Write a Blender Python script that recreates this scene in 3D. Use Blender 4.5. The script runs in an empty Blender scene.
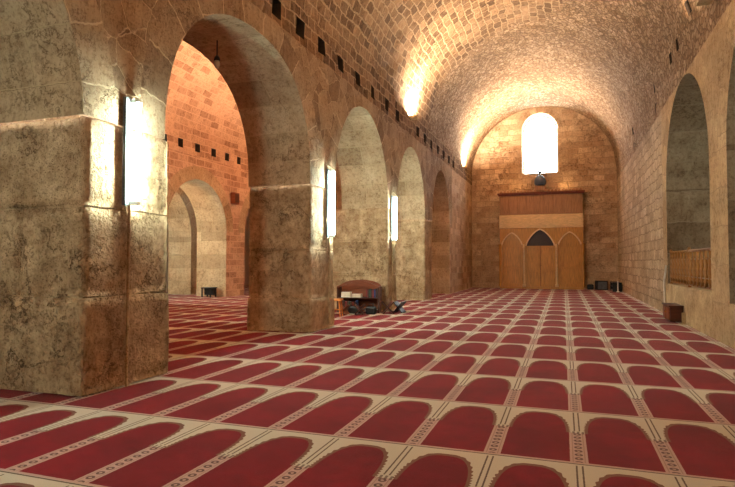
import bpy, bmesh, math, random
from mathutils import Vector, Matrix, noise
random.seed(7)
PI = math.pi
scene = bpy.context.scene
COL = scene.collection

# ---------------------------------------------------------------- helpers
def lin(r, g, b):
    f = lambda c: (c/255/12.92) if c/255 <= .04045 else ((c/255+.055)/1.055)**2.4
    return (f(r), f(g), f(b), 1)

class NT:
    """small wrapper to write node maths"""
    def __init__(s, m):
        m.use_nodes = True
        s.t = m.node_tree; s.t.nodes.clear()
        s.out = s.t.nodes.new('ShaderNodeOutputMaterial')
    def n(s, typ, **k):
        nd = s.t.nodes.new(typ)
        for a, b in k.items(): setattr(nd, a, b)
        return nd
    def l(s, a, b): s.t.links.new(a, b)
    def put(s, sock, v):
        if hasattr(v, 'is_output'): s.l(v, sock)
        else: sock.default_value = v
    def m(s, op, a, b=0.0, c=0.0):
        nd = s.n('ShaderNodeMath', operation=op)
        for i, v in enumerate((a, b, c)): s.put(nd.inputs[i], v)
        return nd.outputs[0]
    def add(s, a, b): return s.m('ADD', a, b)
    def sub(s, a, b): return s.m('SUBTRACT', a, b)
    def mul(s, a, b): return s.m('MULTIPLY', a, b)
    def ab(s, a): return s.m('ABSOLUTE', a)
    def lt(s, a, b): return s.m('LESS_THAN', a, b)
    def gt(s, a, b): return s.m('GREATER_THAN', a, b)
    def mixc(s, f, a, b, mode='MIX'):
        nd = s.n('ShaderNodeMix', data_type='RGBA', blend_type=mode)
        s.put(nd.inputs[0], f); s.put(nd.inputs[6], a); s.put(nd.inputs[7], b)
        return nd.outputs[2]
    def noise(s, vec, scale, detail=3, rough=.55):
        nd = s.n('ShaderNodeTexNoise'); nd.inputs['Scale'].default_value = scale
        nd.inputs['Detail'].default_value = detail; nd.inputs['Roughness'].default_value = rough
        if vec is not None: s.l(vec, nd.inputs['Vector'])
        return nd
    def ramp(s, f, stops):
        nd = s.n('ShaderNodeMapRange'); nd.inputs[1].default_value = stops[0]; nd.inputs[2].default_value = stops[1]
        nd.inputs[3].default_value = stops[2]; nd.inputs[4].default_value = stops[3]
        s.put(nd.inputs[0], f); return nd.outputs[0]
    def bsdf(s, col, rough=.85, metal=0.0, normal=None, spec=.3):
        b = s.n('ShaderNodeBsdfPrincipled')
        s.put(b.inputs['Base Color'], col); s.put(b.inputs['Roughness'], rough)
        b.inputs['Metallic'].default_value = metal
        b.inputs['Specular IOR Level'].default_value = spec
        if normal is not None: s.l(normal, b.inputs['Normal'])
        s.l(b.outputs[0], s.out.inputs[0]); return b
    def bump(s, h, strength, dist=.02, prev=None):
        nd = s.n('ShaderNodeBump'); nd.inputs['Strength'].default_value = strength
        nd.inputs['Distance'].default_value = dist
        s.l(h, nd.inputs['Height'])
        if prev is not None: s.l(prev, nd.inputs['Normal'])
        return nd.outputs[0]

def newmat(name):
    m = bpy.data.materials.new(name); return m, NT(m)

def stone(name, c1, c2, mortar, kind='brick', bw=.5, rh=.25, ms=.012, bump=.6, dist=.03,
          warp=.03, coord='UV', stain=.55, fine=22, scale=2.2, offset=.5, edge=.05, bias=0.0, pit=.5, jit=0.0):
    m, t = newmat(name)
    tc = t.n('ShaderNodeTexCoord')
    vec = tc.outputs['UV' if coord == 'UV' else 'Object']
    obj = tc.outputs['Object']
    # coordinate warp for hand cut joints
    wn = t.noise(obj, 2.3, 3); sv = t.n('ShaderNodeVectorMath', operation='SUBTRACT'); t.l(wn.outputs['Color'], sv.inputs[0]); sv.inputs[1].default_value = (.5, .5, .5)
    sc = t.n('ShaderNodeVectorMath', operation='SCALE'); t.l(sv.outputs[0], sc.inputs[0]); sc.inputs['Scale'].default_value = warp*2.5
    wn2 = t.noise(obj, 14, 2); sv2 = t.n('ShaderNodeVectorMath', operation='SUBTRACT'); t.l(wn2.outputs['Color'], sv2.inputs[0]); sv2.inputs[1].default_value = (.5, .5, .5)
    sc2 = t.n('ShaderNodeVectorMath', operation='SCALE'); t.l(sv2.outputs[0], sc2.inputs[0]); sc2.inputs['Scale'].default_value = warp*.8
    ad = t.n('ShaderNodeVectorMath', operation='ADD'); t.l(vec, ad.inputs[0]); t.l(sc.outputs[0], ad.inputs[1])
    ad2 = t.n('ShaderNodeVectorMath', operation='ADD'); t.l(ad.outputs[0], ad2.inputs[0]); t.l(sc2.outputs[0], ad2.inputs[1])
    v = ad2.outputs[0]
    big = t.noise(obj, .55, 4, .6); mid = t.noise(obj, 3.2, 5, .62); fin = t.noise(obj, fine, 6, .68)
    if kind == 'brick':
        br = t.n('ShaderNodeTexBrick', offset=offset, squash=1.0)
        t.l(v, br.inputs['Vector'])
        br.inputs['Color1'].default_value = (0, 0, 0, 1); br.inputs['Color2'].default_value = (1, 1, 1, 1); br.inputs['Mortar'].default_value = (.5, .5, .5, 1)
        br.inputs['Scale'].default_value = 1; br.inputs['Mortar Size'].default_value = ms; br.inputs['Mortar Smooth'].default_value = .35
        br.inputs['Bias'].default_value = bias
        br.inputs['Brick Width'].default_value = bw; br.inputs['Row Height'].default_value = rh
        fac = br.outputs['Fac']; rnd = t.n('ShaderNodeSeparateColor'); t.l(br.outputs['Color'], rnd.inputs[0]); rv = rnd.outputs[0]
    elif kind == 'voronoi':
        vo = t.n('ShaderNodeTexVoronoi', feature='DISTANCE_TO_EDGE'); vo.inputs['Scale'].default_value = scale; t.l(v, vo.inputs['Vector'])
        v2 = t.n('ShaderNodeTexVoronoi'); v2.inputs['Scale'].default_value = scale; t.l(v, v2.inputs['Vector'])
        fac = t.ramp(vo.outputs['Distance'], (0.0, edge, 1, 0)); rnd = t.n('ShaderNodeSeparateColor'); t.l(v2.outputs['Color'], rnd.inputs[0]); rv = rnd.outputs[0]
    else:
        fac = None; rv = t.ramp(mid.outputs['Fac'], (.35, .65, 0, 1))
    col = t.mixc(rv, c1, c2)
    # wear and stains with shapes of their own
    st = t.ramp(big.outputs['Fac'], (.38, .68, 0, 1))
    col = t.mixc(t.mul(st, stain), col, t.mixc(1.0, col, (.66, .58, .50, 1), 'MULTIPLY'))
    st2 = t.ramp(mid.outputs['Fac'], (.35, .72, 0, 1))
    col = t.mixc(t.mul(st2, stain*.8), col, t.mixc(1.0, col, (.70, .63, .56, 1), 'MULTIPLY'))
    st3 = t.ramp(fin.outputs['Fac'], (.50, .64, 0, 1))
    col = t.mixc(t.mul(st3, .6), col, t.mixc(1.0, col, (.50, .42, .36, 1), 'MULTIPLY'))
    # fissures and weather streaks
    cn = t.noise(obj, 2.1, 6, .7); crack = t.ramp(t.ab(t.sub(cn.outputs['Fac'], .5)), (.0, .012, 1, 0))
    mp = t.n('ShaderNodeMapping'); mp.inputs['Scale'].default_value = (7, 7, 1.3); t.l(obj, mp.inputs[0])
    sk = t.noise(mp.outputs[0], 1.6, 5, .65); streak = t.ramp(sk.outputs['Fac'], (.5, .72, 0, 1))
    gr = t.noise(obj, 34, 3, .7); grit = t.ramp(gr.outputs['Fac'], (.55, .66, 0, 1))
    msk = t.ramp(t.noise(obj, 1.1, 2).outputs['Fac'], (.45, .55, 0, 1))
    col = t.mixc(t.mul(streak, stain*.8), col, t.mixc(1.0, col, (.62, .52, .43, 1), 'MULTIPLY'))
    col = t.mixc(t.mul(grit, .45), col, t.mixc(1.0, col, (.48, .40, .33, 1), 'MULTIPLY'))
    col = t.mixc(t.mul(t.mul(crack, msk), .75), col, t.mixc(1.0, col, (.30, .23, .17, 1), 'MULTIPLY'))
    if fac is not None: col = t.mixc(fac, col, mortar)
    # height
    h = t.add(t.mul(fin.outputs['Fac'], .5*pit), t.mul(mid.outputs['Fac'], .7))
    h = t.sub(h, t.mul(t.mul(crack, msk), .5)); h = t.add(h, t.mul(sk.outputs['Fac'], .3*pit)); h = t.sub(h, t.mul(grit, .25))
    if fac is not None:
        h = t.sub(h, t.mul(fac, .7)); h = t.add(h, t.mul(rv, .25))
    nrm = t.bump(h, bump, dist)
    t.bsdf(col, .9, normal=nrm, spec=.15)
    return m

def plain(name, c, rough=.6, metal=0.0, var=.25, scale=12, bump=.1, spec=.4, stretch=None):
    m, t = newmat(name)
    tc = t.n('ShaderNodeTexCoord'); vec = tc.outputs['Object']
    if stretch:
        mp = t.n('ShaderNodeMapping'); mp.inputs['Scale'].default_value = stretch; t.l(vec, mp.inputs[0]); vec = mp.outputs[0]
    nz = t.noise(vec, scale, 4)
    dk = tuple(x*(1-var) for x in c[:3]) + (1,)
    lt = tuple(min(1, x*(1+var)) for x in c[:3]) + (1,)
    col = t.mixc(t.ramp(nz.outputs['Fac'], (.3, .7, 0, 1)), dk, lt)
    t.bsdf(col, rough, metal, t.bump(nz.outputs['Fac'], bump, .005), spec)
    return m

def emis(name, c, s):
    m, t = newmat(name)
    e = t.n('ShaderNodeEmission'); e.inputs[0].default_value = c; e.inputs[1].default_value = s
    t.l(e.outputs[0], t.out.inputs[0]); return m

def obj(name, bm, mats, parent=None, smooth=False, loc=None):
    me = bpy.data.meshes.new(name)
    if not isinstance(mats, (list, tuple)): mats = [mats]
    bm.normal_update(); bm.to_mesh(me); bm.free()
    for m in mats: me.materials.append(m)
    if smooth:
        for p in me.polygons: p.use_smooth = True
    o = bpy.data.objects.new(name, me); COL.objects.link(o)
    if parent is not None: o.parent = parent
    if loc is not None: o.location = loc
    return o

def tag(o, label, cat, group=None, kind=None):
    o['label'] = label; o['category'] = cat
    if group: o['group'] = group
    if kind: o['kind'] = kind
    return o
def thing(name, label, cat, loc=(0, 0, 0), rz=0, group=None):
    o = bpy.data.objects.new(name, None); COL.objects.link(o)
    o.location = loc; o.rotation_euler = (0, 0, rz); o.empty_display_size = .2
    return tag(o, label, cat, group)
def structure(o, label=None, cat=None):
    o['kind'] = 'structure'
    if label: o['label'] = label
    if cat: o['category'] = cat
    return o
def copy_tree(o, parent=None):
    c = o.copy(); COL.objects.link(c)
    if parent is not None: c.parent = parent
    for ch in list(o.children): copy_tree(ch, c)
    return c

def box(bm, x0, x1, y0, y1, z0, z1, bev=0.0, mi=0, M=None):
    vs = [bm.verts.new((x, y, z)) for x in (x0, x1) for y in (y0, y1) for z in (z0, z1)]
    idx = [(0, 1, 3, 2), (4, 6, 7, 5), (0, 4, 5, 1), (2, 3, 7, 6), (0, 2, 6, 4), (1, 5, 7, 3)]
    fs = [bm.faces.new([vs[i] for i in f]) for f in idx]
    for f in fs: f.material_index = mi
    if bev > 0:
        es = list({e for f in fs for e in f.edges})
        r = bmesh.ops.bevel(bm, geom=es, offset=bev, segments=2, affect='EDGES', profile=.5)
        nv = {v for f in r['faces'] for v in f.verts} | {v for v in vs if v.is_valid}
        for f in r['faces']: f.material_index = mi
    else: nv = set(vs)
    if M is not None:
        # include all verts of connected faces
        allv = set()
        for v in nv:
            for f in v.link_faces: allv |= set(f.verts)
        for v in allv: v.co = M @ v.co
def tube(bm, pts, r, seg=8, mi=0, cap=True):
    pts = [Vector(p) for p in pts]; rings = []
    rr = r if isinstance(r, (list, tuple)) else [r]*len(pts)
    for i, p in enumerate(pts):
        d = (pts[min(i+1, len(pts)-1)] - pts[max(i-1, 0)]).normalized()
        a = Vector((0, 0, 1)) if abs(d.z) < .9 else Vector((1, 0, 0))
        u = d.cross(a).normalized(); w = d.cross(u)
        rings.append([bm.verts.new(p + (u*math.cos(2*PI*k/seg) + w*math.sin(2*PI*k/seg))*rr[i]) for k in range(seg)])
    for a, b in zip(rings, rings[1:]):
        for k in range(seg):
            f = bm.faces.new((a[k], a[(k+1) % seg], b[(k+1) % seg], b[k])); f.material_index = mi
    if cap:
        bm.faces.new(rings[0]).material_index = mi; bm.faces.new(rings[-1][::-1]).material_index = mi
def lathe(bm, prof, c=(0, 0, 0), seg=14, mi=0):
    rings = [[bm.verts.new((c[0]+r*math.cos(2*PI*k/seg), c[1]+r*math.sin(2*PI*k/seg), c[2]+z)) for k in range(seg)] for r, z in prof]
    for a, b in zip(rings, rings[1:]):
        for k in range(seg): bm.faces.new((a[k], a[(k+1) % seg], b[(k+1) % seg], b[k])).material_index = mi
    bm.faces.new(rings[0][::-1]).material_index = mi; bm.faces.new(rings[-1]).material_index = mi
def prism(bm, poly, d0, d1, M, mi=0):
    """extrude the 2D outline (s,z) between depths d0,d1 through M(s,z,t)"""
    a = [bm.verts.new(M(s, z, d0)) for s, z in poly]; b = [bm.verts.new(M(s, z, d1)) for s, z in poly]
    n = len(poly)
    bm.faces.new(a).material_index = mi; bm.faces.new(b[::-1]).material_index = mi
    for i in range(n): bm.faces.new((a[i], b[i], b[(i+1) % n], a[(i+1) % n])).material_index = mi

# ---------------------------------------------------------------- materials
TAN = lin(196, 170, 132); TAN2 = lin(172, 145, 108)
M_pier = stone('pier_stone', lin(216, 188, 150), lin(184, 154, 118), lin(150, 125, 92), kind='plain', coord='OBJ', bump=1.0, dist=.05, stain=.6, fine=13, pit=1.4)
M_ring = stone('voussoir_stone', lin(212, 188, 154), lin(180, 156, 124), lin(192, 168, 132), bw=1.7, rh=.52, ms=.009, bump=.7, dist=.035, warp=.025, stain=.7, fine=14, offset=.35)
M_ringf = stone('arch_face_stone', lin(196, 172, 140), lin(158, 134, 108), lin(204, 180, 146), bw=1.7, rh=.52, ms=.012, bump=.9, dist=.05, warp=.05, stain=.8, fine=14, offset=.35)
M_spandrel = stone('spandrel_stone', lin(196, 172, 140), lin(154, 130, 104), lin(206, 182, 148), kind='voronoi', scale=2.6, edge=.022, bump=.7, dist=.04, warp=.05, stain=.7)
M_vault = stone('vault_stone', lin(176, 142, 108), lin(118, 92, 68), lin(178, 148, 114), bw=.33, rh=.22, ms=.022, bump=1.0, dist=.07, warp=.075, stain=.5, fine=9, pit=1.5)
M_rubble = stone('rubble_vault_stone', lin(222, 190, 154), lin(176, 142, 108), lin(124, 96, 70), kind='voronoi', scale=7.5, edge=.13, bump=1.0, dist=.09, warp=.05, stain=.45, fine=16, pit=1.6)
M_vault2 = stone('aisle_vault_stone', lin(212, 178, 148), lin(140, 98, 74), lin(204, 170, 142), bw=.46, rh=.23, ms=.018, bump=.6, dist=.03, warp=.03, stain=.3, fine=12, bias=-.35)
M_end = stone('end_wall_stone', lin(228, 196, 160), lin(186, 150, 116), lin(190, 160, 128), bw=.46, rh=.27, ms=.014, bump=.9, dist=.05, warp=.05, stain=.5, fine=14)
M_plast_r = stone('plastered_ashlar', lin(214, 184, 142), lin(190, 160, 122), lin(160, 132, 100), bw=1.15, rh=.62, ms=.008, bump=.8, dist=.04, warp=.06, stain=.6, fine=14, pit=1.3)
M_right = stone('right_wall_stone', lin(226, 200, 164), lin(194, 166, 132), lin(146, 120, 92), bw=.46, rh=.27, ms=.016, bump=1.0, dist=.06, warp=.075, stain=.5, fine=10, pit=1.0)
M_plast = stone('lime_plaster', lin(206, 178, 138), lin(186, 158, 120), lin(150, 122, 92), kind='plain', bump=.5, dist=.03, stain=.5, fine=16)
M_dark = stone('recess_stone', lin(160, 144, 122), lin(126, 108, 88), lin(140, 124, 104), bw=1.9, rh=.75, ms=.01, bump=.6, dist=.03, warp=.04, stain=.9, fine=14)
M_floor = stone('floor_stone', lin(120, 105, 88), lin(100, 88, 74), lin(80, 70, 60), bw=.8, rh=.5, coord='OBJ')
M_wood = plain('amber_wood', lin(184, 130, 60), .45, stretch=(6, 6, .6), scale=5, var=.3)
M_wood_l = plain('pale_frieze_wood', lin(222, 186, 138), .5, stretch=(.8, 6, 6), scale=6, var=.2)
M_wood_b = plain('brown_panel_wood', lin(156, 110, 74), .5, stretch=(6, 6, .5), scale=5, var=.3)
M_wood_r = plain('red_cornice_wood', lin(112, 44, 26), .5)
M_wood_d = plain('dark_walnut', lin(74, 34, 20), .45, stretch=(1, 6, 6), scale=5)
M_wood_m = plain('mahogany', lin(120, 58, 28), .45, stretch=(1, 6, 6), scale=5)
M_wood_o = plain('orange_pine', lin(190, 110, 40), .5, stretch=(5, 5, 1), scale=5)
M_black = plain('black_plastic', lin(22, 20, 20), .45)
M_shadow = plain('shaded_hole_stone', lin(60, 46, 34), .95)  # lining of the putlog holes, their shade put into the colour
M_brass = plain('brass', lin(136, 86, 32), .5, .3, var=.3, spec=.5)
M_grey = plain('grey_metal', lin(110, 118, 124), .5, .6)
M_white = plain('off_white_paint', lin(214, 205, 190), .5, var=.08)
M_paper = plain('paper', lin(225, 215, 195), .8, var=.08)
M_slate = plain('slate_blue_metal', lin(84, 92, 108), .6, .1)
M_tube = emis('fluorescent_tube', (.78, 1.0, .90, 1), 115)
M_hot = emis('halogen_lens', (1.0, .6, .25, 1), 12)
M_bulb = plain('frosted_bulb', lin(205, 190, 165), .3, var=.05)
BOOKC = [plain('book_cover', c, .6, var=.1) for c in (lin(120, 28, 24), lin(30, 66, 52), lin(36, 48, 92), lin(196, 180, 150), lin(70, 40, 24), lin(168, 128, 52), lin(220, 214, 200))]

# ---------------------------------------------------------------- carpet material
def carpet_material():
    m, t = newmat('prayer_carpet_pile')
    tc = t.n('ShaderNodeTexCoord'); sp = t.n('ShaderNodeSeparateXYZ')
    wn = t.noise(tc.outputs['Object'], 60, 2); X0, Y0 = None, None
    t.l(tc.outputs['Object'], sp.inputs[0]); X, Y = sp.outputs[0], sp.outputs[1]
    W, D = .5572, 1.3196
    jx = t.mul(t.sub(wn.outputs['Fac'], .5), .006)
    X = t.add(X, jx); Y = t.add(Y, jx)
    u = t.sub(t.m('FRACT', t.mul(t.sub(X, .081 - W*.5 + 50*W*0), 1/W)), .5)      # 0 at strip centre
    u = t.mul(u, W)                                     # metres from strip centre (-W/2..W/2)
    au = t.ab(u)
    cu = t.sub(W/2, au)                                 # metres from niche centre
    v = t.mul(t.m('FRACT', t.mul(t.sub(Y, 3.849), 1/D)), D)   # metres from row line
    # niche: straight body then arch
    HW, SH, AP = .222, .70, 1.20
    body = t.mul(t.lt(cu, HW), t.mul(t.gt(v, .045), t.lt(v, SH)))
    def arch(a, b):
        e = t.add(t.m('POWER', t.mul(cu, 1/a), 3.0), t.m('POWER', t.mul(t.m('MAXIMUM', t.sub(v, SH), 0), 1/b), 2.2))
        return t.mul(t.lt(e, 1), t.gt(v, SH-.001))
    scal = t.mul(t.m('SINE', t.mul(t.m('ARCTAN2', t.sub(v, SH), cu), 46)), .006)
    arch_in = arch(.200, AP-SH)
    cu2 = t.add(cu, scal)
    e2 = t.add(t.m('POWER', t.mul(cu2, 1/.226), 3.0), t.m('POWER', t.mul(t.m('MAXIMUM', t.sub(v, SH), 0), 1/(AP-SH+.038)), 2.2))
    arch_out = t.mul(t.lt(e2, 1), t.gt(v, SH-.001))
    red = t.m('MAXIMUM', body, arch_in)
    cream = lin(198, 190, 170); pink = lin(188, 158, 146); redc = lin(152, 16, 36); dark = lin(62, 34, 34); olive = lin(120, 84, 66)
    # red pile with brushed variation
    n1 = t.noise(tc.outputs['Object'], 1.3, 3); n2 = t.noise(tc.outputs['Object'], 160, 2); n3 = t.noise(tc.outputs['Object'], 9, 3)
    redv = t.mixc(t.ramp(n1.outputs['Fac'], (.3, .7, 0, 1)), lin(106, 8, 24), lin(136, 13, 34))
    redv = t.mixc(t.mul(t.ramp(n3.outputs['Fac'], (.4, .7, 0, 1)), .3), redv, lin(78, 6, 16))
    col = cream
    col = t.mixc(arch_out, col, olive)
    # side strip: pink with chain of lozenges below the capital
    strip = t.mul(t.lt(au, W/2-HW), t.mul(t.gt(v, .045), t.lt(v, SH)))
    col = t.mixc(strip, col, pink)
    ph = t.sub(t.m('FRACT', t.mul(v, 1/.078)), .5)
    loz = t.add(t.m('POWER', t.mul(au, 1/.027), 2), t.m('POWER', t.mul(ph, 1/.34), 2))
    ring = t.mul(t.mul(t.lt(loz, 1), t.gt(loz, .16)), strip)
    col = t.mixc(t.mul(ring, .8), col, dark)
    edge = t.mul(t.lt(t.ab(t.sub(au, .037)), .0035), strip)
    col = t.mixc(t.mul(edge, .45), col, olive)
    # capital
    cap = t.mul(t.lt(au, .052), t.lt(t.ab(t.sub(v, SH+.01)), .030))
    capd = t.mul(cap, t.gt(t.m('SINE', t.mul(u, 190)), -.1))
    col = t.mixc(t.mul(capd, .7), col, dark)
    # twin shaft lines above the capital
    sh = t.mul(t.lt(t.ab(t.sub(au, .018)), .0055), t.mul(t.gt(v, SH+.05), t.lt(v, D-.02)))
    col = t.mixc(t.mul(sh, .85), col, dark)
    # row seam: dark line, pink line
    pl = t.lt(t.ab(t.sub(v, .033)), .012); col = t.mixc(pl, col, pink)
    dl = t.lt(t.ab(t.sub(v, .010)), .0075); col = t.mixc(t.mul(dl, .85), col, dark)
    col = t.mixc(red, col, redv)
    col = t.mixc(t.mul(t.ramp(n2.outputs['Fac'], (.35, .7, 0, 1)), .28), col, t.mixc(1.0, col, (.5, .45, .42, 1), 'MULTIPLY'))
    b = t.bsdf(col, .95, normal=t.bump(n2.outputs['Fac'], .5, .006), spec=.05)
    b.inputs['Sheen Weight'].default_value = .15; b.inputs['Sheen Roughness'].default_value = .4
    b.inputs['Sheen Tint'].default_value = (1, .75, .65, 1)
    return m
M_carpet = carpet_material()

# ---------------------------------------------------------------- geometry of the place
XL, XR, YE, Y0 = -4.35, 2.38, 28.2, -5.0          # nave planes
XB = -5.65                                        # back face of arcade
XW = -11.8                                        # far wall of the second nave
ZB, ZS, ZA = 5.15, 5.6, 8.85                      # band bottom, vault spring, vault crown

def quad(bm, uvl, pts, uvs, mi=0):
    vs = [bm.verts.new(p) for p in pts]
    try: f = bm.faces.new(vs)
    except ValueError: return
    if f.calc_area() < 1e-6: bm.faces.remove(f); return
    f.material_index = mi
    for lp, uv in zip(f.loops, uvs): lp[uvl].uv = uv

def arch_profile(b, N, grow=0.0):
    s0, s1, sp, ap = b['s0'], b['s1'], b['spring'], b['apex']
    c = (s0+s1)/2; r = (s1-s0)/2+grow; h = ap-sp+grow
    out = []
    for k in range(N+1):
        t = PI*k/N
        if b.get('pointed'):
            x = -math.cos(t); z = (1-abs(x)**1.6)**.72 if abs(x) < 1 else 0
            # gentle point at crown
            z = z*.86 + .14*(1-abs(x))
        else:
            x = -math.cos(t); e = b.get('n', 2)
            z = max(0, 1-abs(x)**e)**(1/e)
        out.append((c+r*x, sp+h*z))
    return out

def arch_wall(bm, M, bays, z0, ztop, t0, t1, rw=.42, N=28, faces=(True, True), ring_mi=1, wall_mi=0, soff_mi=1, sill_mi=2):
    uvl = bm.loops.layers.uv.verify()
    for b in bays:
        I = arch_profile(b, N); E = arch_profile(b, N, rw)
        E = [(min(max(s, b['a']), b['b']), min(z, ztop)) for s, z in E]
        arc = [0]
        for p, q in zip(I, I[1:]): arc.append(arc[-1]+math.dist(p, q))
        off = b['spring']
        for t, on in ((t0, faces[0]), (t1, faces[1])):
            if not on: continue
            P = lambda s, z: M(s, z, t)
            def rect(sa, sb, za, zb, mi, P=P):
                if sb-sa < 1e-4 or zb-za < 1e-4: return
                quad(bm, uvl, [P(sa, za), P(sb, za), P(sb, zb), P(sa, zb)], [(sa, za), (sb, za), (sb, zb), (sa, zb)], mi)
            if z0 < b['spring']:
                rect(b['a'], b['s0'], z0, b['spring'], wall_mi); rect(b['s1'], b['b'], z0, b['spring'], wall_mi)
            rect(b['a'], E[0][0], b['spring'], ztop, wall_mi); rect(E[-1][0], b['b'], b['spring'], ztop, wall_mi)
            if b.get('sill'): rect(b['s0'], b['s1'], z0, b['sill'], sill_mi)
            for k in range(N):
                quad(bm, uvl, [P(*I[k]), P(*I[k+1]), P(*E[k+1]), P(*E[k])], [(0, arc[k]+off), (0, arc[k+1]+off), (rw, arc[k+1]+off), (rw, arc[k]+off)], ring_mi)
                a, c = E[k], E[k+1]
                quad(bm, uvl, [P(*a), P(*c), P(c[0], ztop), P(a[0], ztop)], [a, c, (c[0], ztop), (a[0], ztop)], wall_mi)
        n = 6
        for k in range(N):
            for j in range(n):
                ta, tb = t0+(t1-t0)*j/n, t0+(t1-t0)*(j+1)/n
                quad(bm, uvl, [M(*I[k], ta), M(*I[k], tb), M(*I[k+1], tb), M(*I[k+1], ta)],
                     [(ta-t0, arc[k]+off), (tb-t0, arc[k]+off), (tb-t0, arc[k+1]+off), (ta-t0, arc[k+1]+off)], soff_mi)
        zb = b.get('sill') or z0
        if zb < b['spring']:
            for s in (b['s0'], b['s1']):
                quad(bm, uvl, [M(s, zb, t0), M(s, zb, t1), M(s, b['spring'], t1), M(s, b['spring'], t0)],
                     [(0, zb), (abs(t1-t0), zb), (abs(t1-t0), b['spring']), (0, b['spring'])], soff_mi)
        if b.get('sill'):
            quad(bm, uvl, [M(b['s0'], zb, t0), M(b['s1'], zb, t0), M(b['s1'], zb, t1), M(b['s0'], zb, t1)],
                 [(b['s0'], 0), (b['s1'], 0), (b['s1'], abs(t1-t0)), (b['s0'], abs(t1-t0))], sill_mi)
    bmesh.ops.remove_doubles(bm, verts=bm.verts, dist=.0005)

def surface(bm, us, path, recess, depth=.35, mi=0, hole_mi=1, rough=.018, far_mi=None):
    """path: list of (x,z) profile, us: y breakpoints, recess: list of (y0,y1,k0,k1) cells pushed outwards"""
    uvl = bm.loops.layers.uv.verify()
    ln = [0]
    for p, q in zip(path, path[1:]): ln.append(ln[-1]+math.dist(p, q))
    cx = (path[0][0]+path[-1][0])/2
    def P(i, k):
        x, z = path[k]; y = us[i]
        a = path[max(k-1, 0)]; b = path[min(k+1, len(path)-1)]
        nx, nz = -(b[1]-a[1]), (b[0]-a[0]); L = math.hypot(nx, nz) or 1
        d = 0
        if 0 < k < len(path)-1 and 0 < i < len(us)-1:
            d = rough*noise.noise(Vector((x*2.1, y*2.1, z*2.1))) + rough*1.6*noise.noise(Vector((x*.6, y*.6, z*.6)))
        return Vector((x+nx/L*d, y, z+nz/L*d)), Vector((nx/L, 0, nz/L))
    G = [[P(i, k) for k in range(len(path))] for i in range(len(us))]
    V = [[bm.verts.new(G[i][k][0]) for k in range(len(path))] for i in range(len(us))]
    def isrec(i, k):
        ym = (us[i]+us[i+1])/2
        for y0, y1, k0, k1 in recess:
            if y0 <= ym <= y1 and k0 <= k < k1: return True
        return False
    R = [[isrec(i, k) for k in range(len(path)-1)] for i in range(len(us)-1)]
    for i in range(len(us)-1):
        for k in range(len(path)-1):
            if not R[i][k]:
                f = bm.faces.new((V[i][k], V[i+1][k], V[i+1][k+1], V[i][k+1])); f.smooth = True
                w_ = 1.2*noise.noise(Vector((us[i]*.7, k*.25, 3)))
                f.material_index = far_mi if far_mi is not None and (us[i]+w_ > 18.2 - max(0, k-24)*.75) and k > 3 else mi
                for lp, (a, b) in zip(f.loops, ((i, k), (i+1, k), (i+1, k+1), (i, k+1))): lp[uvl].uv = (us[a], ln[b])
            else:
                cs = [(i, k), (i+1, k), (i+1, k+1), (i, k+1)]
                outv = [G[a][b][0]+G[a][b][1]*depth for a, b in cs]
                nb = [bm.verts.new(p) for p in outv]
                f = bm.faces.new(nb); f.material_index = hole_mi
                nbr = [(i, k-1), (i+1, k), (i, k+1), (i-1, k)]
                for j in range(4):
                    a, b = nbr[j]
                    inside = 0 <= a < len(us)-1 and 0 <= b < len(path)-1 and R[a][b]
                    if inside: continue
                    p, q = cs[j], cs[(j+1) % 4]
                    f = bm.faces.new((V[p[0]][p[1]], V[q[0]][q[1]], nb[(j+1) % 4], nb[j])); f.material_index = hole_mi

def breaks(a, b, step, extra):
    us = []
    n = max(1, int(round((b-a)/step)))
    us = [a+(b-a)*i/n for i in range(n+1)]
    us = [u for u in us if all(abs(u-e) > step*.3 for e in extra) or u in (a, b)]
    return sorted(set(us+list(extra)))

# --- main nave vault with the putlog holes in its springing band
def vault_path(x0, x1, zb, zs, za, n=40, extra0=(), right_down=True):
    c = (x0+x1)/2; r = (x1-x0)/2
    left = sorted({zb, zs, *extra0})
    path = [(x0, z) for z in left]
    for k in range(1, n):
        t = PI*k/n; path.append((c-r*math.cos(t), zs+(za-zs)*math.sin(t)))
    path += [(x1, z) for z in reversed(left)]
    return path
path = vault_path(XL, XR, ZB, ZS, ZA, extra0=(5.28, 5.58))
kL0, kL1 = 1, 2                       # cells z 5.28..5.58 on the left
holesY = [7.0, 7.92, 8.76, 9.66, 10.66, 11.68, 12.73, 13.87, 15.0, 17.1, 18.1, 19.1, 20.1, 21.1, 22.2, 23.3]
rec = [(y-.15, y+.15, kL0, kL1) for y in holesY]
nP = len(path)
rightholes = [(16.6, .12, nP-6, nP-5), (16.6, .12, nP-3, nP-2), (21.9, .10, nP-6, nP-5), (21.9, .10, nP-3, nP-2), (14.3, .12, nP-6, nP-5), (13.4, .10, nP-6, nP-5), (12.1, .10, nP-7, nP-6)]
rec += [(y-w, y+w, a, b) for y, w, a, b in rightholes]
ex = [e for y in holesY for e in (y-.15, y+.15)]
for y, w, a, b in rightholes:
    for e in (y-w, y+w):
        if all(abs(e-q) > .02 for q in ex): ex.append(e)
bm = bmesh.new()
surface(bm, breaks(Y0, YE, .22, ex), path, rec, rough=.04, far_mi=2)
structure(obj('ceiling', bm, [M_vault, M_shadow, M_rubble]), 'barrel vaulted ceiling of rough stones over the carpeted main nave', 'ceiling')

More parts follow.
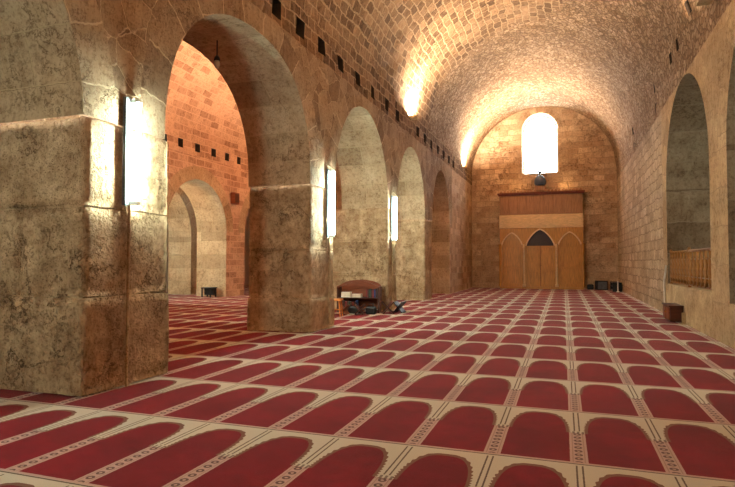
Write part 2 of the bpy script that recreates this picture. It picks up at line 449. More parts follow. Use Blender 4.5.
# --- second nave vault
path2 = vault_path(XW, XB, 4.9, 5.5, 8.5, n=32, extra0=(5.06, 5.34))
h2 = [13.2+.84*i for i in range(9)]
h2 = [14.27, 15.05, 15.95, 16.85, 17.7, 18.5, 19.4]
bm = bmesh.new()
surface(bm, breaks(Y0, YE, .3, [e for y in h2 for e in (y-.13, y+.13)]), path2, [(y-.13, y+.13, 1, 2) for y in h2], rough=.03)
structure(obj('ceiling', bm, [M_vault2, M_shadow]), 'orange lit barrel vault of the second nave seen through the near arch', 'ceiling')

# --- left arcade wall above the pillars
MX = lambda s, z, t: Vector((t, s, z))
edges = [(-5.0, -4.6, -.95, -.45), (-.45, .05, 4.10, 4.75), (4.75, 5.26, 9.20, 9.80), (9.80, 10.34, 13.95, 14.38), (14.38, 14.8, 18.1, 18.6), (18.6, 19.2, 22.35, 22.85)]
SPR = 2.72
bays = [dict(a=a, s0=s0, s1=s1, b=b, spring=SPR, apex=ap) for (a, s0, s1, b), ap in zip(edges, (4.7, 4.80, 4.80, 4.88, 4.80, 4.76))]
bays[2]['n'] = 2.35
bm = bmesh.new()
arch_wall(bm, MX, bays, SPR, ZB+.001, XL, XB, rw=.42, soff_mi=3)
uvl = bm.loops.layers.uv.verify()
structure(obj('wall_left', bm, [M_spandrel, M_ringf, M_plast, M_ring]), 'stone arcade wall with round arches left of the nave', 'wall')
# solid stretch of the left wall next to the far end
bm = bmesh.new(); uvl = bm.loops.layers.uv.verify()
for x in (XL, XB):
    quad(bm, uvl, [Vector((x, 22.85, SPR)), Vector((x, YE, SPR)), Vector((x, YE, ZB)), Vector((x, 22.85, ZB))], [(22.85, SPR), (YE, SPR), (YE, ZB), (22.85, ZB)])
    quad(bm, uvl, [Vector((x, 22.35, 0)), Vector((x, YE, 0)), Vector((x, YE, SPR)), Vector((x, 22.35, SPR))], [(22.35, 0), (YE, 0), (YE, SPR), (22.35, SPR)])
quad(bm, uvl, [Vector((XL, 22.35, 0)), Vector((XB, 22.35, 0)), Vector((XB, 22.35, SPR)), Vector((XL, 22.35, SPR))], [(0, 0), (1.3, 0), (1.3, SPR), (0, SPR)], 1)
structure(obj('wall_left', bm, [M_end, M_ring]), 'solid stretch of brick sized stone wall left of the wooden niche front', 'wall')

# --- pillars built up from rough ashlar blocks
def block(bm, x0, x1, y0, y1, z0, z1, seed, bev=.02, amp=.011):
    nx, ny, nz = [max(2, int(round(d/.085))) for d in (x1-x0, y1-y0, z1-z0)]
    vd = {}
    c = Vector(((x0+x1)/2, (y0+y1)/2, (z0+z1)/2)); h = Vector(((x1-x0)/2, (y1-y0)/2, (z1-z0)/2))
    def vert(i, j, k):
        key = (i, j, k)
        if key in vd: return vd[key]
        p = Vector((x0+(x1-x0)*i/nx, y0+(y1-y0)*j/ny, z0+(z1-z0)*k/nz))
        l = p-c
        # rounded arrises
        core = Vector([max(-h[a]+bev, min(h[a]-bev, l[a])) for a in range(3)])
        d = l-core
        if d.length > 1e-6: l = core + d.normalized()*min(d.length, bev)
        q = c+l
        n1 = noise.noise_vector(q*3.1+Vector((seed, 0, 0))); n2 = noise.noise_vector(q*9.0+Vector((0, seed, 0)))
        q = q + n1*amp + n2*amp*.55
        vd[key] = bm.verts.new(q); return vd[key]
    def grid(na, nb, f):
        for a in range(na):
            for b in range(nb):
                fc = bm.faces.new([vert(*f(a, b)), vert(*f(a+1, b)), vert(*f(a+1, b+1)), vert(*f(a, b+1))]); fc.smooth = True
    grid(ny, nz, lambda a, b: (0, a, b)); grid(ny, nz, lambda a, b: (nx, a, b))
    grid(nx, nz, lambda a, b: (a, 0, b)); grid(nx, nz, lambda a, b: (a, ny, b))
    grid(nx, ny, lambda a, b: (a, b, 0)); grid(nx, ny, lambda a, b: (a, b, nz))

def pillar(y0, y1, label, seed, xb=XB, xf=XL, top=SPR, courses=(0, .95, 1.84, 2.72), foot=.0):
    rnd = random.Random(seed)
    y0 += .018; y1 -= .018; xf -= .012
    bm = bmesh.new()
    for ci, (za, zb) in enumerate(zip(courses, courses[1:])):
        j = lambda: rnd.uniform(-.012, .0)
        fo = foot if ci == 0 else 0
        e = .004
        if ci % 2 == 0:
            block(bm, xb-j()-fo, xf+j()+fo, y0-j()-fo, y1+j()+fo, za+e, zb-e, seed+ci*3.3)
        else:
            xm = xf-(xf-xb)*rnd.uniform(.35, .65)
            block(bm, xb-j(), xm-e, y0-j(), y1+j(), za+e, zb-e, seed+ci*3.3)
            block(bm, xm+e, xf+j(), y0-j(), y1+j(), za+e, zb-e, seed+ci*3.3+9)
    box(bm, xb+.03, xf-.03, y0+.03, y1-.03, 0.01, top-.001)
    o = obj('stone_pillar', bm, M_pier)
    return tag(o, label, 'pillar', 'stone pillars of the left arcade')
G_P = 'stone pillars of the left arcade'
pillar(4.12, 5.38, 'nearest massive stone pillar with a glowing tube, at the left edge', 3.1, xb=-5.72, foot=.02)
pillar(9.19, 10.36, 'second stone pillar from the camera, between the first open arch and the bookcase', 8.7, foot=.02, courses=(0, .62, 1.52, 2.72))
pillar(13.95, 14.80, 'pale lit stone pillar right behind the wooden bookcase', 13.2, xb=-6.05)
pillar(18.1, 19.2, 'fourth stone pillar, just left of the last and darkest arch', 21.9, xb=-6.2)
pillar(-.95, .05, 'stone pillar behind the camera', 33.0)
# jamb of the last arch is part of the wall

# --- right wall with two tall arched recesses
baysR = [dict(a=Y0, s0=.7, s1=4.7, b=5.2, spring=3.05, apex=5.0, sill=.70), dict(a=5.2, s0=5.72, s1=9.86, b=10.4, spring=3.1, apex=5.1, sill=.66),
         dict(a=10.4, s0=10.95, s1=15.2, b=15.75, spring=3.05, apex=5.14, sill=.77)]
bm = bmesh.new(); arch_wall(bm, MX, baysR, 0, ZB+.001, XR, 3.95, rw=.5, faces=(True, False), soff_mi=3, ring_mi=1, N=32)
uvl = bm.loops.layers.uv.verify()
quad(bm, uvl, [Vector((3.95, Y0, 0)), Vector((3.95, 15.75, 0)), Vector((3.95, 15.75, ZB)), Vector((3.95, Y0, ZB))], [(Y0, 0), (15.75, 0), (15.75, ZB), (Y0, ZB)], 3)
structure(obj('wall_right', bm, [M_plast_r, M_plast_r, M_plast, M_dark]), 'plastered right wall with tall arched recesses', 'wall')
bm = bmesh.new(); uvl = bm.loops.layers.uv.verify()
N = 60; K = 24
vv = {}
for i in range(N+1):
    for k in range(K+1):
        y = 15.75+(YE-15.75)*i/N; z = ZB*k/K
        d = .035*noise.noise(Vector((1, y*1.4, z*1.4)))*(0 < i < N and 0 < k < K)
        vv[i, k] = bm.verts.new((XR+d, y, z))
for i in range(N):
    for k in range(K):
        f = bm.faces.new((vv[i, k], vv[i+1, k], vv[i+1, k+1], vv[i, k+1])); f.smooth = True
        for lp in f.loops: lp[uvl].uv = (lp.vert.co.y, lp.vert.co.z)
structure(obj('wall_right', bm, M_right), 'rough rubble stone wall between the arched recess and the far end', 'wall')

# --- end wall with the arched window
MY = lambda s, z, t: Vector((s, t, z))
bm = bmesh.new()
arch_wall(bm, MY, [dict(a=XL-1.4, s0=-1.88, s1=-.20, b=XR+1.6, spring=7.72, apex=8.56, sill=5.62)], 0, 9.4, YE, YE+.9, rw=.28, N=24, ring_mi=0, soff_mi=1, sill_mi=0)
structure(obj('wall_back', bm, [M_end, M_plast]), 'far end wall of warm cut stone behind the wooden niche front', 'wall')
bm = bmesh.new(); box(bm, XW-5.5, XL-1.39, YE, YE+.5, 0, 9.4)
structure(obj('wall_back', bm, M_plast), 'end wall of the second nave', 'wall')
bm = bmesh.new(); box(bm, XW-5.5, XR+1.7, Y0-.4, Y0, 0, 9.4)
structure(obj('wall_front', bm, M_plast), 'wall behind the camera', 'wall')

# window frame and pane
m, t = newmat('window_glass'); tr = t.n('ShaderNodeBsdfTransparent'); gl = t.n('ShaderNodeBsdfGlossy'); gl.inputs[1].default_value = .05
mx = t.n('ShaderNodeMixShader'); mx.inputs[0].default_value = .06; t.l(tr.outputs[0], mx.inputs[1]); t.l(gl.outputs[0], mx.inputs[2]); t.l(mx.outputs[0], t.out.inputs[0]); M_glass = m
wb = dict(s0=-1.88, s1=-.20, spring=7.72, apex=8.56)
inner = dict(s0=-1.81, s1=-.27, spring=7.72, apex=8.49)
w = bpy.data.objects.new('window_1', None); COL.objects.link(w); w.location = (0, 0, 0)
structure(w, 'tall bright arched window high in the end wall', 'window')
bm = bmesh.new()
O = [(-1.88, 5.62)]+arch_profile(wb, 24)+[(-.20, 5.62)]; I = [(-1.81, 5.69)]+arch_profile(inner, 24)+[(-.27, 5.69)]
for t_ in (YE+.62, YE+.68):
    for k in range(len(O)):
        j = (k+1) % len(O)
        bm.faces.new([bm.verts.new(MY(*p, t_)) for p in (O[k], O[j], I[j], I[k])])
for k in range(len(I)):
    j = (k+1) % len(I)
    bm.faces.new([bm.verts.new(p) for p in (MY(*I[k], YE+.62), MY(*I[j], YE+.62), MY(*I[j], YE+.68), MY(*I[k], YE+.68))])
obj('window_frame', bm, M_white, w)
bm = bmesh.new(); bm.faces.new([bm.verts.new(MY(s, z, YE+.65)) for s, z in I]); obj('window_pane', bm, M_glass, w)

# --- far wall of the second nave, with an arched passage
bW = [(-5, -4.4, -1, -.6), (-.6, 0, 3.6, 4.2), (4.2, 4.9, 8.3, 9.0), (9.0, 9.7, 13.1, 13.75), (13.75, 14.40, 17.70, 18.3), (18.3, 18.95, 22.4, 23.0), (23.0, 23.6, 27.2, 28.2)]
bays = [dict(a=a, s0=b, s1=c, b=d, spring=2.42, apex=4.12) for a, b, c, d in bW]
bm = bmesh.new(); arch_wall(bm, MX, bays, 0, 4.901, XW, XW-1.3, rw=.45, N=24)
structure(obj('wall_far_left', bm, [M_vault2, M_ring, M_plast]), 'far wall of the second nave with low round arches', 'wall')
bm = bmesh.new(); arch_wall(bm, MX, [dict(a=13.0, s0=14.6, s1=18.55, b=20.4, spring=2.3, apex=4.3)], 0, 5.0, XW-2.2, XW-3.3, rw=.4, N=24)
structure(obj('wall_far_left', bm, [M_ring, M_ring, M_ring]), 'inner arch of the passage beyond the second nave', 'wall')
bm = bmesh.new(); box(bm, XW-5.0, XW-4.7, Y0, YE, 0, 5.4); 
box(bm, XW-4.7, XW-1.3, Y0, YE, 4.99, 5.2); box(bm, XW-4.7, XW-1.3, 20.4, 20.7, 0, 4.99); box(bm, XW-4.7, XW-1.3, 12.7, 13.0, 0, 4.99)
structure(obj('wall_far_left', bm, M_vault2), 'outer wall of the passage beyond the second nave', 'wall')
# stair parapet inside that passage
bm = bmesh.new()
prism(bm, [(16.2, 0), (20.3, 0), (20.3, 3.0), (16.2, 1.1)], XW-4.69, XW-4.2, MX)
structure(obj('trim_1', bm, M_vault2), 'sloping stair parapet inside the far passage', 'parapet')

# --- floor and carpet
bm = bmesh.new(); box(bm, XW-5.0, 4.0, Y0-.4, YE+.5, -.3, -.012)
structure(obj('floor', bm, M_floor), 'stone floor under the carpet', 'floor')
bm = bmesh.new()
vs = [bm.verts.new((x, y, 0)) for x, y in ((XW-4.65, Y0+.02), (XR-.005, Y0+.02), (XR-.005, YE-.01), (XW-4.65, YE-.01))]
f = bm.faces.new(vs); r = bmesh.ops.extrude_face_region(bm, geom=[f])
for v_ in r['geom']:
    if isinstance(v_, bmesh.types.BMVert): v_.co.z -= .012
tag(obj('prayer_carpet', bm, M_carpet), 'wall to wall red prayer carpet with rows of cream bordered arched niches', 'carpet')

# ---------------------------------------------------------------- fluorescent tube lamps
def tube_lamp(x, y, z0, z1, label, face='x', pipe=True):
    """vertical tube on a pier; face x: fixed on a face looking +x"""
    L = z1-z0
    t = thing('tube_light', label, 'lamp', (x, y, z0), 0 if face == 'x' else PI/2, 'fluorescent tube lights on the pillars')
    bm = bmesh.new(); box(bm, 0.0, .03, -.07, -.02, -.03, L+.03, .006)
    box(bm, .0, .012, -.085, .03, -.03, L+.03, .003)
    obj('lamp_channel', bm, M_grey, t)
    bm = bmesh.new(); tube(bm, [(.10, .035, .02), (.10, .035, L-.02)], .022, 12); obj('glass_tube', bm, M_tube, t, True)
    for z in (0, L):
        bm = bmesh.new(); box(bm, .0, .125, .01, .06, z-.02, z+.02, .005); obj('lamp_holder', bm, M_white, t)
    if pipe:
        bm = bmesh.new(); tube(bm, [(.02, .0, -.03), (.02, .0, -z0+.002)], .014, 8)
        obj('conduit_pipe', bm, M_plast, t, True)
    return t
tube_lamp(XL+.02, 4.67, 1.92, 3.0, 'bright vertical tube light on the nearest pillar')
tube_lamp(XL+.02, 9.96, 1.80, 3.08, 'vertical tube light on the second pillar, left of the bookcase')
tube_lamp(XL+.02, 14.24, 1.88, 3.04, 'vertical tube light on the pale pillar behind the bookcase')
# lamps of the same kind on the hidden sides of the pillars, plus added recess fill
def hidden(x, y, z0, z1, label):
    t = tube_lamp(x, y, z0, z1, label, 'y', False); return t
hidden(-5.0, 10.355, 1.5, 2.66, 'tube light on the north side of the second pillar')
hidden(-5.0, 14.795, 1.5, 2.66, 'tube light on the north side of the third pillar')
hidden(-5.2, .04, 1.4, 2.6, 'tube light on the pillar behind the camera')
hidden(-14.4, 14.61, 1.2, 2.2, 'tube light under the inner arch of the far passage')
hidden(3.1, 10.955, 2.3, 2.95, 'added unseen fill tube on the near side of the tall arched recess')  # unseen tube, added to brighten the inside of the recess
hidden(3.1, 5.725, 2.3, 2.95, 'added unseen fill tube in the recess beside the camera')  # added like the one above, as fill for this recess
hidden(-12.6, 14.405, 1.3, 2.3, 'tube light inside the far passage')

# ---------------------------------------------------------------- warm uplights
def uplight(x, y, z, label, power, rz=0, tilt=0, spread=170, glow=True, col=(1, .79, .57)):
    t = thing('uplight', label, 'lamp', (x, y, z), rz, 'warm uplights under the vaults')
    bm = bmesh.new(); box(bm, -.02, .20, -.13, .13, -.03, 0, .004)
    box(bm, .18, .20, -.13, .13, 0, .05, .003); box(bm, -.02, .20, -.13, -.11, 0, .05, .003); box(bm, -.02, .20, .11, .13, 0, .05, .003)
    obj('housing', bm, M_plast, t)
    bm = bmesh.new(); box(bm, .02, .16, -.10, .10, .002, .018, .003); obj('lens', bm, M_hot, t)
    ld = bpy.data.lights.new('halogen_beam', 'AREA'); ld.shape = 'RECTANGLE'; ld.size = .14; ld.size_y = .20
    ld.energy = power; ld.color = col; ld.spread = math.radians(spread)
    lo = bpy.data.objects.new('halogen_beam', ld); COL.objects.link(lo); lo.parent = t
    lo.location = (.09, 0, .03); lo.rotation_euler = (PI, tilt, 0)
    return t
uplight(XL+.02, 16.25, 5.66, 'glowing orange uplight above the third arch', 270, 0, -.1)
uplight(XL+.02, 25.6, 5.66, 'glowing orange uplight near the end wall', 360, 0, .0)
uplight(XL+.02, 6.3, 5.66, 'uplight above the first open arch', 420, 0, .5)
uplight(XL+.02, -1.5, 5.66, 'added fill uplight above the arch behind the camera', 300, 0, .5)  # unseen lamp, added as warm ambient fill for the foreground
uplight(XR-.02, 3.0, 5.66, 'added fill uplight on the right wall behind the camera', 300, PI, .5)  # added behind the view so its bounce fills the floor
uplight(XR-.02, 10.5, 5.66, 'added fill uplight on the right wall above the nearest recess', 350, PI, .5)  # no known fixture here, put in to fill the nave with warm light
for y in (8.0, 14.5, 21.0):
    uplight(XB-.02, y, 5.5, 'uplight in the second nave on the arcade side', 360, PI, .3, col=(1, .66, .42))
uplight(-13.55, 13.03, 2.3, 'orange uplight inside the far passage', 110, PI/2, .3, col=(1, .55, .25))
uplight(-2.2, 28.0, 4.68, 'uplight on top of the wooden niche front, left of its dome', 110, -PI/2, .9, 80)
uplight(.1, 28.0, 4.68, 'uplight on top of the wooden niche front, right of its dome', 110, -PI/2, .9, 80)

# ---------------------------------------------------------------- wooden niche front at the end wall
def niche_front():
    yb = YE-.02; yf = 27.78
    T = thing('wooden_niche_front', 'tall wooden prayer niche front with three pointed arches under the bright window', 'prayer niche', (0, yf, 0))
    x0, x1 = -2.93, .86
    M = lambda s, z, t: Vector((s, t, z))
    bays = [dict(a=x0, s0=-2.82, s1=-1.92, b=-1.80, spring=2.10, apex=2.66, pointed=True),
            dict(a=-1.80, s0=-1.68, s1=-.44, b=-.32, spring=2.06, apex=2.82, pointed=True),
            dict(a=-.32, s0=-.20, s1=.74, b=x1, spring=2.10, apex=2.66, pointed=True)]
    bm = bmesh.new(); arch_wall(bm, M, bays, 0.10, 2.92, 0, .09, rw=.07, N=24, ring_mi=1, soff_mi=0, wall_mi=0)
    obj('arcade_panel', bm, [M_wood, M_wood_l], T)
    bm = bmesh.new(); box(bm, x0-.02, x1+.02, -.03, .38, 0, .10, .01); obj('plinth', bm, M_wood, T)
    bm = bmesh.new(); box(bm, x0, x0+.03, .09, .38, .1, 4.55); box(bm, x1-.03, x1, .09, .38, .1, 4.55); box(bm, x0, x1, .09, .38, 2.88, 2.92); obj('side_panel', bm, M_wood_b, T)
    for a, b in ((-2.84, -1.88), (-.24, .78)):
        bm = bmesh.new(); box(bm, a, b, .10, .13, .1, 2.75); box(bm, a+.10, b-.10, .075, .10, .25, .95, .01); box(bm, a+.10, b-.10, .075, .10, 1.05, 2.0, .01)
        obj('arched_panel', bm, M_wood, T)
    bm = bmesh.new(); box(bm, -1.70, -.42, .34, .37, .1, 2.90); obj('niche_back', bm, M_wood_d, T)
    d = bm = bmesh.new(); box(bm, -1.68, -1.07, .10, .14, .1, 2.06, .006); box(bm, -1.05, -.44, .10, .14, .1, 2.06, .006)
    for a in (-1.60, -.97):
        box(bm, a, a+.45, .085, .10, .2, .8, .01); box(bm, a, a+.45, .085, .10, .9, 1.95, .01)
    dr = obj('niche_door', bm, M_wood, T)
    bm = bmesh.new(); lathe(bm, [(.02, 0), (.025, .02), (.012, .04)], (-1.03, .06, 1.1), 8); obj('door_knob', bm, M_brass, dr)
    for x in (-2.93, -1.80, -.32, .86):
        bm = bmesh.new()
        lathe(bm, [(.075, .10), (.075, .22), (.05, .26), (.045, 1.2), (.05, 1.95), (.075, 2.0), (.055, 2.04), (.085, 2.14)], (x, -.05, 0), 12)
        obj('column', bm, M_wood_l if x in (-1.80, -.32) else M_wood, T, True)
    bm = bmesh.new(); box(bm, x0-.03, x1+.03, -.05, .38, 2.92, 3.56, .012)
    box(bm, x0+.03, x1-.03, -.075, -.05, 3.02, 3.46, .008)
    for i in range(26):
        xx = x0+.12+i*(x1-x0-.24)/25; box(bm, xx-.05, xx+.05, -.09, -.074, 3.14, 3.34, .01)
    obj('frieze', bm, M_wood_l, T)
    bm = bmesh.new(); box(bm, x0, x1, 0, .36, 3.56, 4.56)
    for i in range(9):
        a = x0+.06+i*(x1-x0-.12)/9; box(bm, a+.03, a+(x1-x0-.12)/9-.03, -.02, 0, 3.64, 4.48, .008)
    obj('upper_panel', bm, M_wood_b, T)
    bm = bmesh.new(); box(bm, x0-.10, x1+.10, -.12, .40, 4.56, 4.63, .01); box(bm, x0-.06, x1+.06, -.08, .40, 4.50, 4.56, .01); obj('cornice', bm, M_wood_r, T)
    bm = bmesh.new()
    n = 24
    for i in range(n):
        c = x0+(i+.5)*(x1-x0)/n; r = (x1-x0)/n*.46
        prism(bm, [(c-r, 4.63)]+[(c+r*math.cos(PI-PI*k/8), 4.65+.09*math.sin(PI*k/8)) for k in range(9)]+[(c+r, 4.63)], -.02, .02, M)
    obj('scalloped_crest', bm, M_wood_b, T)
    bm = bmesh.new(); box(bm, -1.27, -.80, -.02, .22, 4.63, 4.96, .02); ped = obj('finial_pedestal', bm, M_wood_b, T)
    bm = bmesh.new(); lathe(bm, [(.22, 4.96), (.27, 5.05), (.27, 5.2), (.20, 5.36), (.10, 5.46), (.03, 5.5), (.02, 5.62)], (-1.035, .10, 0), 18)
    fin = obj('dome_finial', bm, M_slate, T, True)
    bm = bmesh.new(); pts = []; n = 14
    for k in range(n+1):
        a = math.radians(-220+260*k/n); pts.append((-1.035+.13*math.cos(a), .10, 5.74+.13*math.sin(a)))
    tube(bm, pts, [.015+.035*math.sin(PI*k/n) for k in range(n+1)], 8); obj('crescent', bm, M_slate, fin, True)
niche_front()

# ---------------------------------------------------------------- brass railing on the right parapet
def railing(y0, y1, zb, zt, label):
    T = thing('brass_railing', label, 'railing', (XR+.07, y0, zb)); L = y1-y0; H = zt-zb
    bm = bmesh.new(); tube(bm, [(0, 0, H-.03), (0, L, H-.03)], .028, 10); obj('top_rail', bm, M_brass, T, True)
    bm = bmesh.new(); tube(bm, [(0, 0, .05), (0, L, .05)], .02, 8); tube(bm, [(0, 0, .22), (0, L, .22)], .012, 8); tube(bm, [(0, 0, H-.2), (0, L, H-.2)], .012, 8); obj('lower_rail', bm, M_brass, T, True)
    for y in (0.03, L/2, L-.03):
        bm = bmesh.new(); lathe(bm, [(.04, 0), (.028, .04), (.028, H-.05), (.04, H), (.02, H+.05)], (0, y, 0), 10); obj('post', bm, M_brass, T, True)
    first = None; n = int(L/.30)
    for i in range(1, n):
        y = L*i/n
        if first is None:
            bm = bmesh.new(); lathe(bm, [(.03, .05), (.03, .12), (.055, .17), (.028, .22), (.06, .34), (.032, .46), (.055, H-.22), (.028, H-.17), (.03, H-.03)], (0, 0, 0), 8)
            first = obj('baluster', bm, M_brass, T, True, (0, y, 0))
        else:
            c = first.copy(); COL.objects.link(c); c.location = (0, y, 0)
railing(10.99, 15.16, .77, 1.55, 'golden brass railing on the parapet of the tall arched recess')

# white conduit beside the recess
bm = bmesh.new(); tube(bm, [(XR-.03, 15.5, 0.0), (XR-.03, 15.5, .82), (XR-.03, 15.44, .93), (XR-.03, 15.3, 1.05), (XR-.03, 15.22, 1.2)], .022, 8)
tag(obj('conduit_pipe', bm, M_white, smooth=True), 'thin pale pipe rising up the right wall at the left edge of the recess', 'pipe')

# dark wooden shoe box under the railing
T = thing('shoe_box', 'low dark wooden box on the carpet under the brass railing', 'box', (XR-.145, 13.72, 0))
bm = bmesh.new(); box(bm, -.12, .13, -.42, .42, .03, .34, .01); obj('carcass', bm, M_wood_d, T)
bm = bmesh.new(); box(bm, -.15, .135, -.45, .45, .34, .37, .006); obj('box_top', bm, M_wood_d, T)
for k in (-1, 1):
    bm = bmesh.new(); box(bm, -.14, -.12, k*.20-.18, k*.20+.18, .06, .31, .005); p = obj('box_door', bm, M_wood_m, T)
    bm = bmesh.new(); lathe(bm, [(.012, 0), (.016, .015), (.008, .025)], (-.15, k*.06, .2), 8); obj('door_knob', bm, M_brass, p)
bm = bmesh.new(); box(bm, XR-.08, XR-.01, 13.10, 13.13, 0, .24, .006); box(bm, XR-.10, XR-.01, 13.06, 13.17, 0, .02, .004)
tag(obj('small_board', bm, M_plast), 'small pale board standing at the near end of the dark box', 'board')

# dark things along the foot of the far wall
T = thing('loudspeaker', 'black loudspeaker on the carpet in the far right corner', 'loudspeaker', (1.62, 27.75, 0), .2)
bm = bmesh.new(); box(bm, -.24, .24, -.18, .18, 0.0, .42, .02); obj('speaker_cabinet', bm, M_black, T)
bm = bmesh.new(); box(bm, -.20, .20, -.195, -.18, .04, .38, .008); obj('speaker_grille', bm, M_grey, T)
T = thing('shoe_rack', 'long low dark shoe rack against the far end of the right wall', 'shoe rack', (XR-.22, 26.9, 0))
for z in (.03, .20, .36):
    bm = bmesh.new(); box(bm, -.17, .17, -.68, .68, z, z+.025, .004); obj('shelf', bm, M_wood_d, T)
for y in (-.69, .69):
    bm = bmesh.new(); box(bm, -.18, .18, y-.015, y+.015, 0, .40, .004); obj('end_panel', bm, M_black, T)
bm = bmesh.new(); lathe(bm, [(.07, 0), (.07, .02), (.025, .04), (.025, .42), (.035, .46), (.015, .48)], (XR-.22, 25.9, 0), 10)
tag(obj('white_post', bm, M_white, smooth=True), 'short pale post in front of the long low shoe rack', 'post')
bm = bmesh.new(); box(bm, 1.02, 1.30, 27.85, 28.1, 0, .24, .05)
tag(obj('dark_bag', bm, M_black), 'dark bag on the carpet right of the wooden niche front', 'bag')

# ---------------------------------------------------------------- bookcase with books behind the second pillar
def bookcase():
    T = thing('bookcase', 'low wooden bookcase with an arched top, in front of the pale pillar', 'bookcase', (-4.97, 13.45, 0), .10)
    w, d, h = .54, .16, .66
    for s in (-1, 1):
        bm = bmesh.new(); box(bm, s*w-.018, s*w+.018, -d, d, 0, h, .005); obj('side_panel', bm, M_wood_d, T)
    M = lambda s, z, t: Vector((s, t, z))
    bm = bmesh.new(); prism(bm, [(-w, .04), (w, .04), (w, h)]+[(w*math.cos(PI*k/14), h+.17*math.sin(PI*k/14)) for k in range(1, 14)]+[(-w, h)], d, d+.02, M); obj('back_panel', bm, M_wood_m, T)
    bm = bmesh.new()
    n = 16
    o_ = [(-(w+.018)+(2*w+.036)*k/n, h+.17*math.sin(PI*k/n)) for k in range(n+1)]
    prism(bm, o_+[(s, z-.05) for s, z in reversed(o_)], -d, -d+.03, M); obj('arched_rail', bm, M_wood_m, T)
    for z in (.06, .36):
        bm = bmesh.new(); box(bm, -w+.018, w-.018, -d, d, z, z+.022, .004); obj('shelf', bm, M_wood_d, T)
    c, s_ = math.cos(.10), math.sin(.10)
    W = lambda x, y, z: (-4.97+x*c-y*s_, 13.45+x*s_+y*c, z)
    rnd = random.Random(4)
    def book(x, z, th, hh, mat, lab, lie=False, gr='books in the low bookcase', loc=None, rz=.10):
        T2 = thing('book', lab, 'book', loc or W(x, -.02, z), rz, gr)
        bm = bmesh.new()
        if lie:
            box(bm, -.12, .12, -.085, .085, 0, .006); box(bm, -.12, .12, -.085, .085, th-.006, th); box(bm, -.12, .12, .079, .085, .006, th-.006)
        else:
            box(bm, -th/2, -th/2+.005, -.085, .085, 0, hh); box(bm, th/2-.005, th/2, -.085, .085, 0, hh); box(bm, -th/2+.005, th/2-.005, -.085, -.078, 0, hh)
        obj('cover', bm, mat, T2)
        bm = bmesh.new()
        if lie: box(bm, -.115, .115, -.08, .079, .006, th-.006)
        else: box(bm, -th/2+.005, th/2-.005, -.078, .08, .006, hh-.006)
        obj('page_block', bm, M_paper, T2)
    names = ['red', 'green', 'blue', 'cream', 'brown', 'gold', 'white']
    z1, z0 = .383, .083
    for i in range(7):
        ci = [0, 4, 1, 4, 0, 2, 4][i]
        book(.22+i*.042, z1, .036, rnd.uniform(.19, .24), BOOKC[ci], f'{names[ci]} book standing at the right of the upper shelf, {["first","second","third","fourth","fifth","sixth","last"][i]} from the left')
    for i, ci in enumerate((6, 3, 6)):
        book(-.34, z1+i*.045, .042, 0, BOOKC[ci], f'{names[ci]} book lying on the upper shelf at the left, {["bottom","middle","top"][i]} of the stack', True)
    for i, ci in enumerate((3, 6)):
        book(-.05, z1+i*.045, .042, 0, BOOKC[ci], f'{names[ci]} book lying in the middle of the upper shelf, {["under","on"][i]} the other', True)
    for i in range(9):
        ci = [4, 4, 0, 4, 1, 4, 0, 4, 2][i]
        book(-.42+i*.046, z0, .038, rnd.uniform(.18, .23), BOOKC[ci], f'{names[ci]} book on the lower shelf, {["first","second","third","fourth","fifth","sixth","seventh","eighth","last"][i]} from the left')
    # folding stands beside it
    def stand(x, y, rz, lab, mat, withbook=None, sc=1):
        T3 = thing('book_stand', lab, 'book stand', (x, y, 0), rz, 'folding book stands by the bookcase')
        for sg in (-1, 1):
            bm = bmesh.new(); Mx = Matrix.Rotation(sg*.75, 4, 'Y')
            box(bm, -.012, .012, -.15*sc, .15*sc, -.22*sc, .24*sc, .004, M=Matrix.Translation((0, 0, .17*sc)) @ Mx); obj('leaf', bm, mat, T3)
        if withbook:
            bm = bmesh.new()
            for sg in (-1, 1):
                box(bm, .014*1, .04, -.13*sc, .13*sc, .0, .20*sc, .003, M=Matrix.Translation((0, 0, .19*sc)) @ Matrix.Rotation(sg*.75, 4, 'Y') @ Matrix.Scale(-sg, 4, (1, 0, 0)))
            B = obj('open_book', bm, M_paper); B.location = (x, y, .02); B.rotation_euler = (0, 0, rz)
            tag(B, withbook, 'book')
    stand(-4.52, 14.6-.62, .5, 'dark folding book stand right of the bookcase', M_wood_d, 'open book on the dark folding stand right of the bookcase', 1.0) if False else None
    stand(-4.16, 13.30, .5, 'dark folding book stand just right of the bookcase', M_wood_d, None, .9)
    stand(-3.98, 13.75, -.2, 'black folding book stand furthest right of the bookcase', M_black, None, .8)
    stand(-4.74, 12.86, .15, 'low dark folding book stand in front of the bookcase', M_wood_d, None, .7)
    stand(-5.12, 12.80, .0, 'low folding book stand with a pale rim left in front of the bookcase', M_wood_m, None, .65)
bookcase()
for x, y, w_, lab in ((-4.50, 13.02, .13, 'small black bag on the carpet at the right foot of the bookcase'), (-4.96, 13.08, .16, 'black bag on the carpet in front of the middle of the bookcase')):
    bm = bmesh.new(); box(bm, -w_, w_, -.08, .08, 0, .19, .04)
    for k_ in (-1, 1): tube(bm, [(-w_*.5, k_*.03, .18), (-w_*.4, k_*.03, .26), (w_*.4, k_*.03, .26), (w_*.5, k_*.03, .18)], .008, 6)
    tag(obj('black_bag', bm, M_black, loc=(x, y, 0)), lab, 'bag')
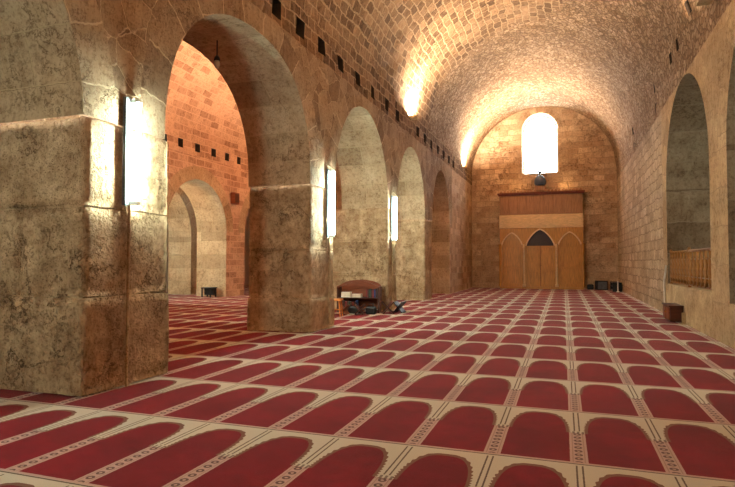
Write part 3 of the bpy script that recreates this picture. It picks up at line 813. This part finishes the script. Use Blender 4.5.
# orange stool peeping out from behind the second pillar
T = thing('wooden_stool', 'orange pine stool between the second pillar and the bookcase', 'stool', (-5.15, 12.2, 0), .2)
bm = bmesh.new(); box(bm, -.2, .2, -.17, .17, .38, .42, .01); obj('seat', bm, M_wood_o, T)
for sx in (-1, 1):
    for sy in (-1, 1):
        bm = bmesh.new(); tube(bm, [(sx*.15, sy*.12, .385), (sx*.18, sy*.15, 0)], [.02, .016], 8); obj('leg', bm, M_wood_o, T, True)
bm = bmesh.new(); box(bm, -.17, .17, -.015, .015, .15, .18, .004); obj('stretcher', bm, M_wood_o, T)

# ---------------------------------------------------------------- second nave: small black table, wall loudspeaker
T = thing('side_table', 'small black table at the foot of the far pillar in the second nave', 'table', (-12.28, 17.33, 0), 0)
bm = bmesh.new(); box(bm, -.22, .22, -.2, .2, .32, .36, .01); obj('tabletop', bm, M_black, T)
bm = bmesh.new(); box(bm, -.19, .19, -.02, .18, .08, .32, .01); obj('cabinet', bm, M_black, T)
for sx in (-1, 1):
    for sy in (-1, 1):
        bm = bmesh.new(); box(bm, sx*.18-.02, sx*.18+.02, sy*.16-.02, sy*.16+.02, 0, .32, .003); obj('leg', bm, M_black, T)
T = thing('wall_speaker', 'small brown box loudspeaker high on the far wall of the second nave', 'loudspeaker', (XW+.01, 18.1, 3.48), 0)
bm = bmesh.new(); box(bm, 0, .18, -.17, .17, 0, .42, .015); obj('speaker_cabinet', bm, M_wood_m, T)
bm = bmesh.new(); box(bm, .18, .195, -.13, .13, .05, .37, .008); obj('speaker_grille', bm, M_wood_d, T)

# ---------------------------------------------------------------- pendant in the first arch
T = thing('pendant_lamp', 'thin unlit pendant lamp hanging under the first open arch', 'lamp', (-5.05, 7.28, 4.30))
bm = bmesh.new(); tube(bm, [(0, 0, .14), (0, 0, .44)], .010, 6); obj('chain', bm, M_black, T)
bm = bmesh.new(); lathe(bm, [(.05, .12), (.045, .16), (.02, .20)], (0, 0, 0), 12); obj('lamp_cap', bm, M_black, T, True)
bm = bmesh.new(); lathe(bm, [(.012, 0), (.035, .02), (.045, .07), (.035, .12)], (0, 0, 0), 12); obj('bulb', bm, M_bulb, T, True)

# ---------------------------------------------------------------- daylight, camera, view
w = bpy.data.worlds.new('World'); scene.world = w; w.use_nodes = True
bg = w.node_tree.nodes['Background']; bg.inputs[0].default_value = (.86, .95, 1, 1); bg.inputs[1].default_value = 14
cam = bpy.data.cameras.new('camera'); co = bpy.data.objects.new('camera', cam); COL.objects.link(co)
co.location = (0, 0, 1.3); co.rotation_euler = (PI/2+.0326, 0, .3392)
cam.sensor_width = 36; cam.lens = 555.99/735*36; cam.clip_end = 200; cam.clip_start = .05
scene.camera = co
vs = scene.view_settings
vs.view_transform = 'Standard'; vs.look = 'None'; vs.gamma = 1; vs.use_curve_mapping = False; vs.exposure = 1.55
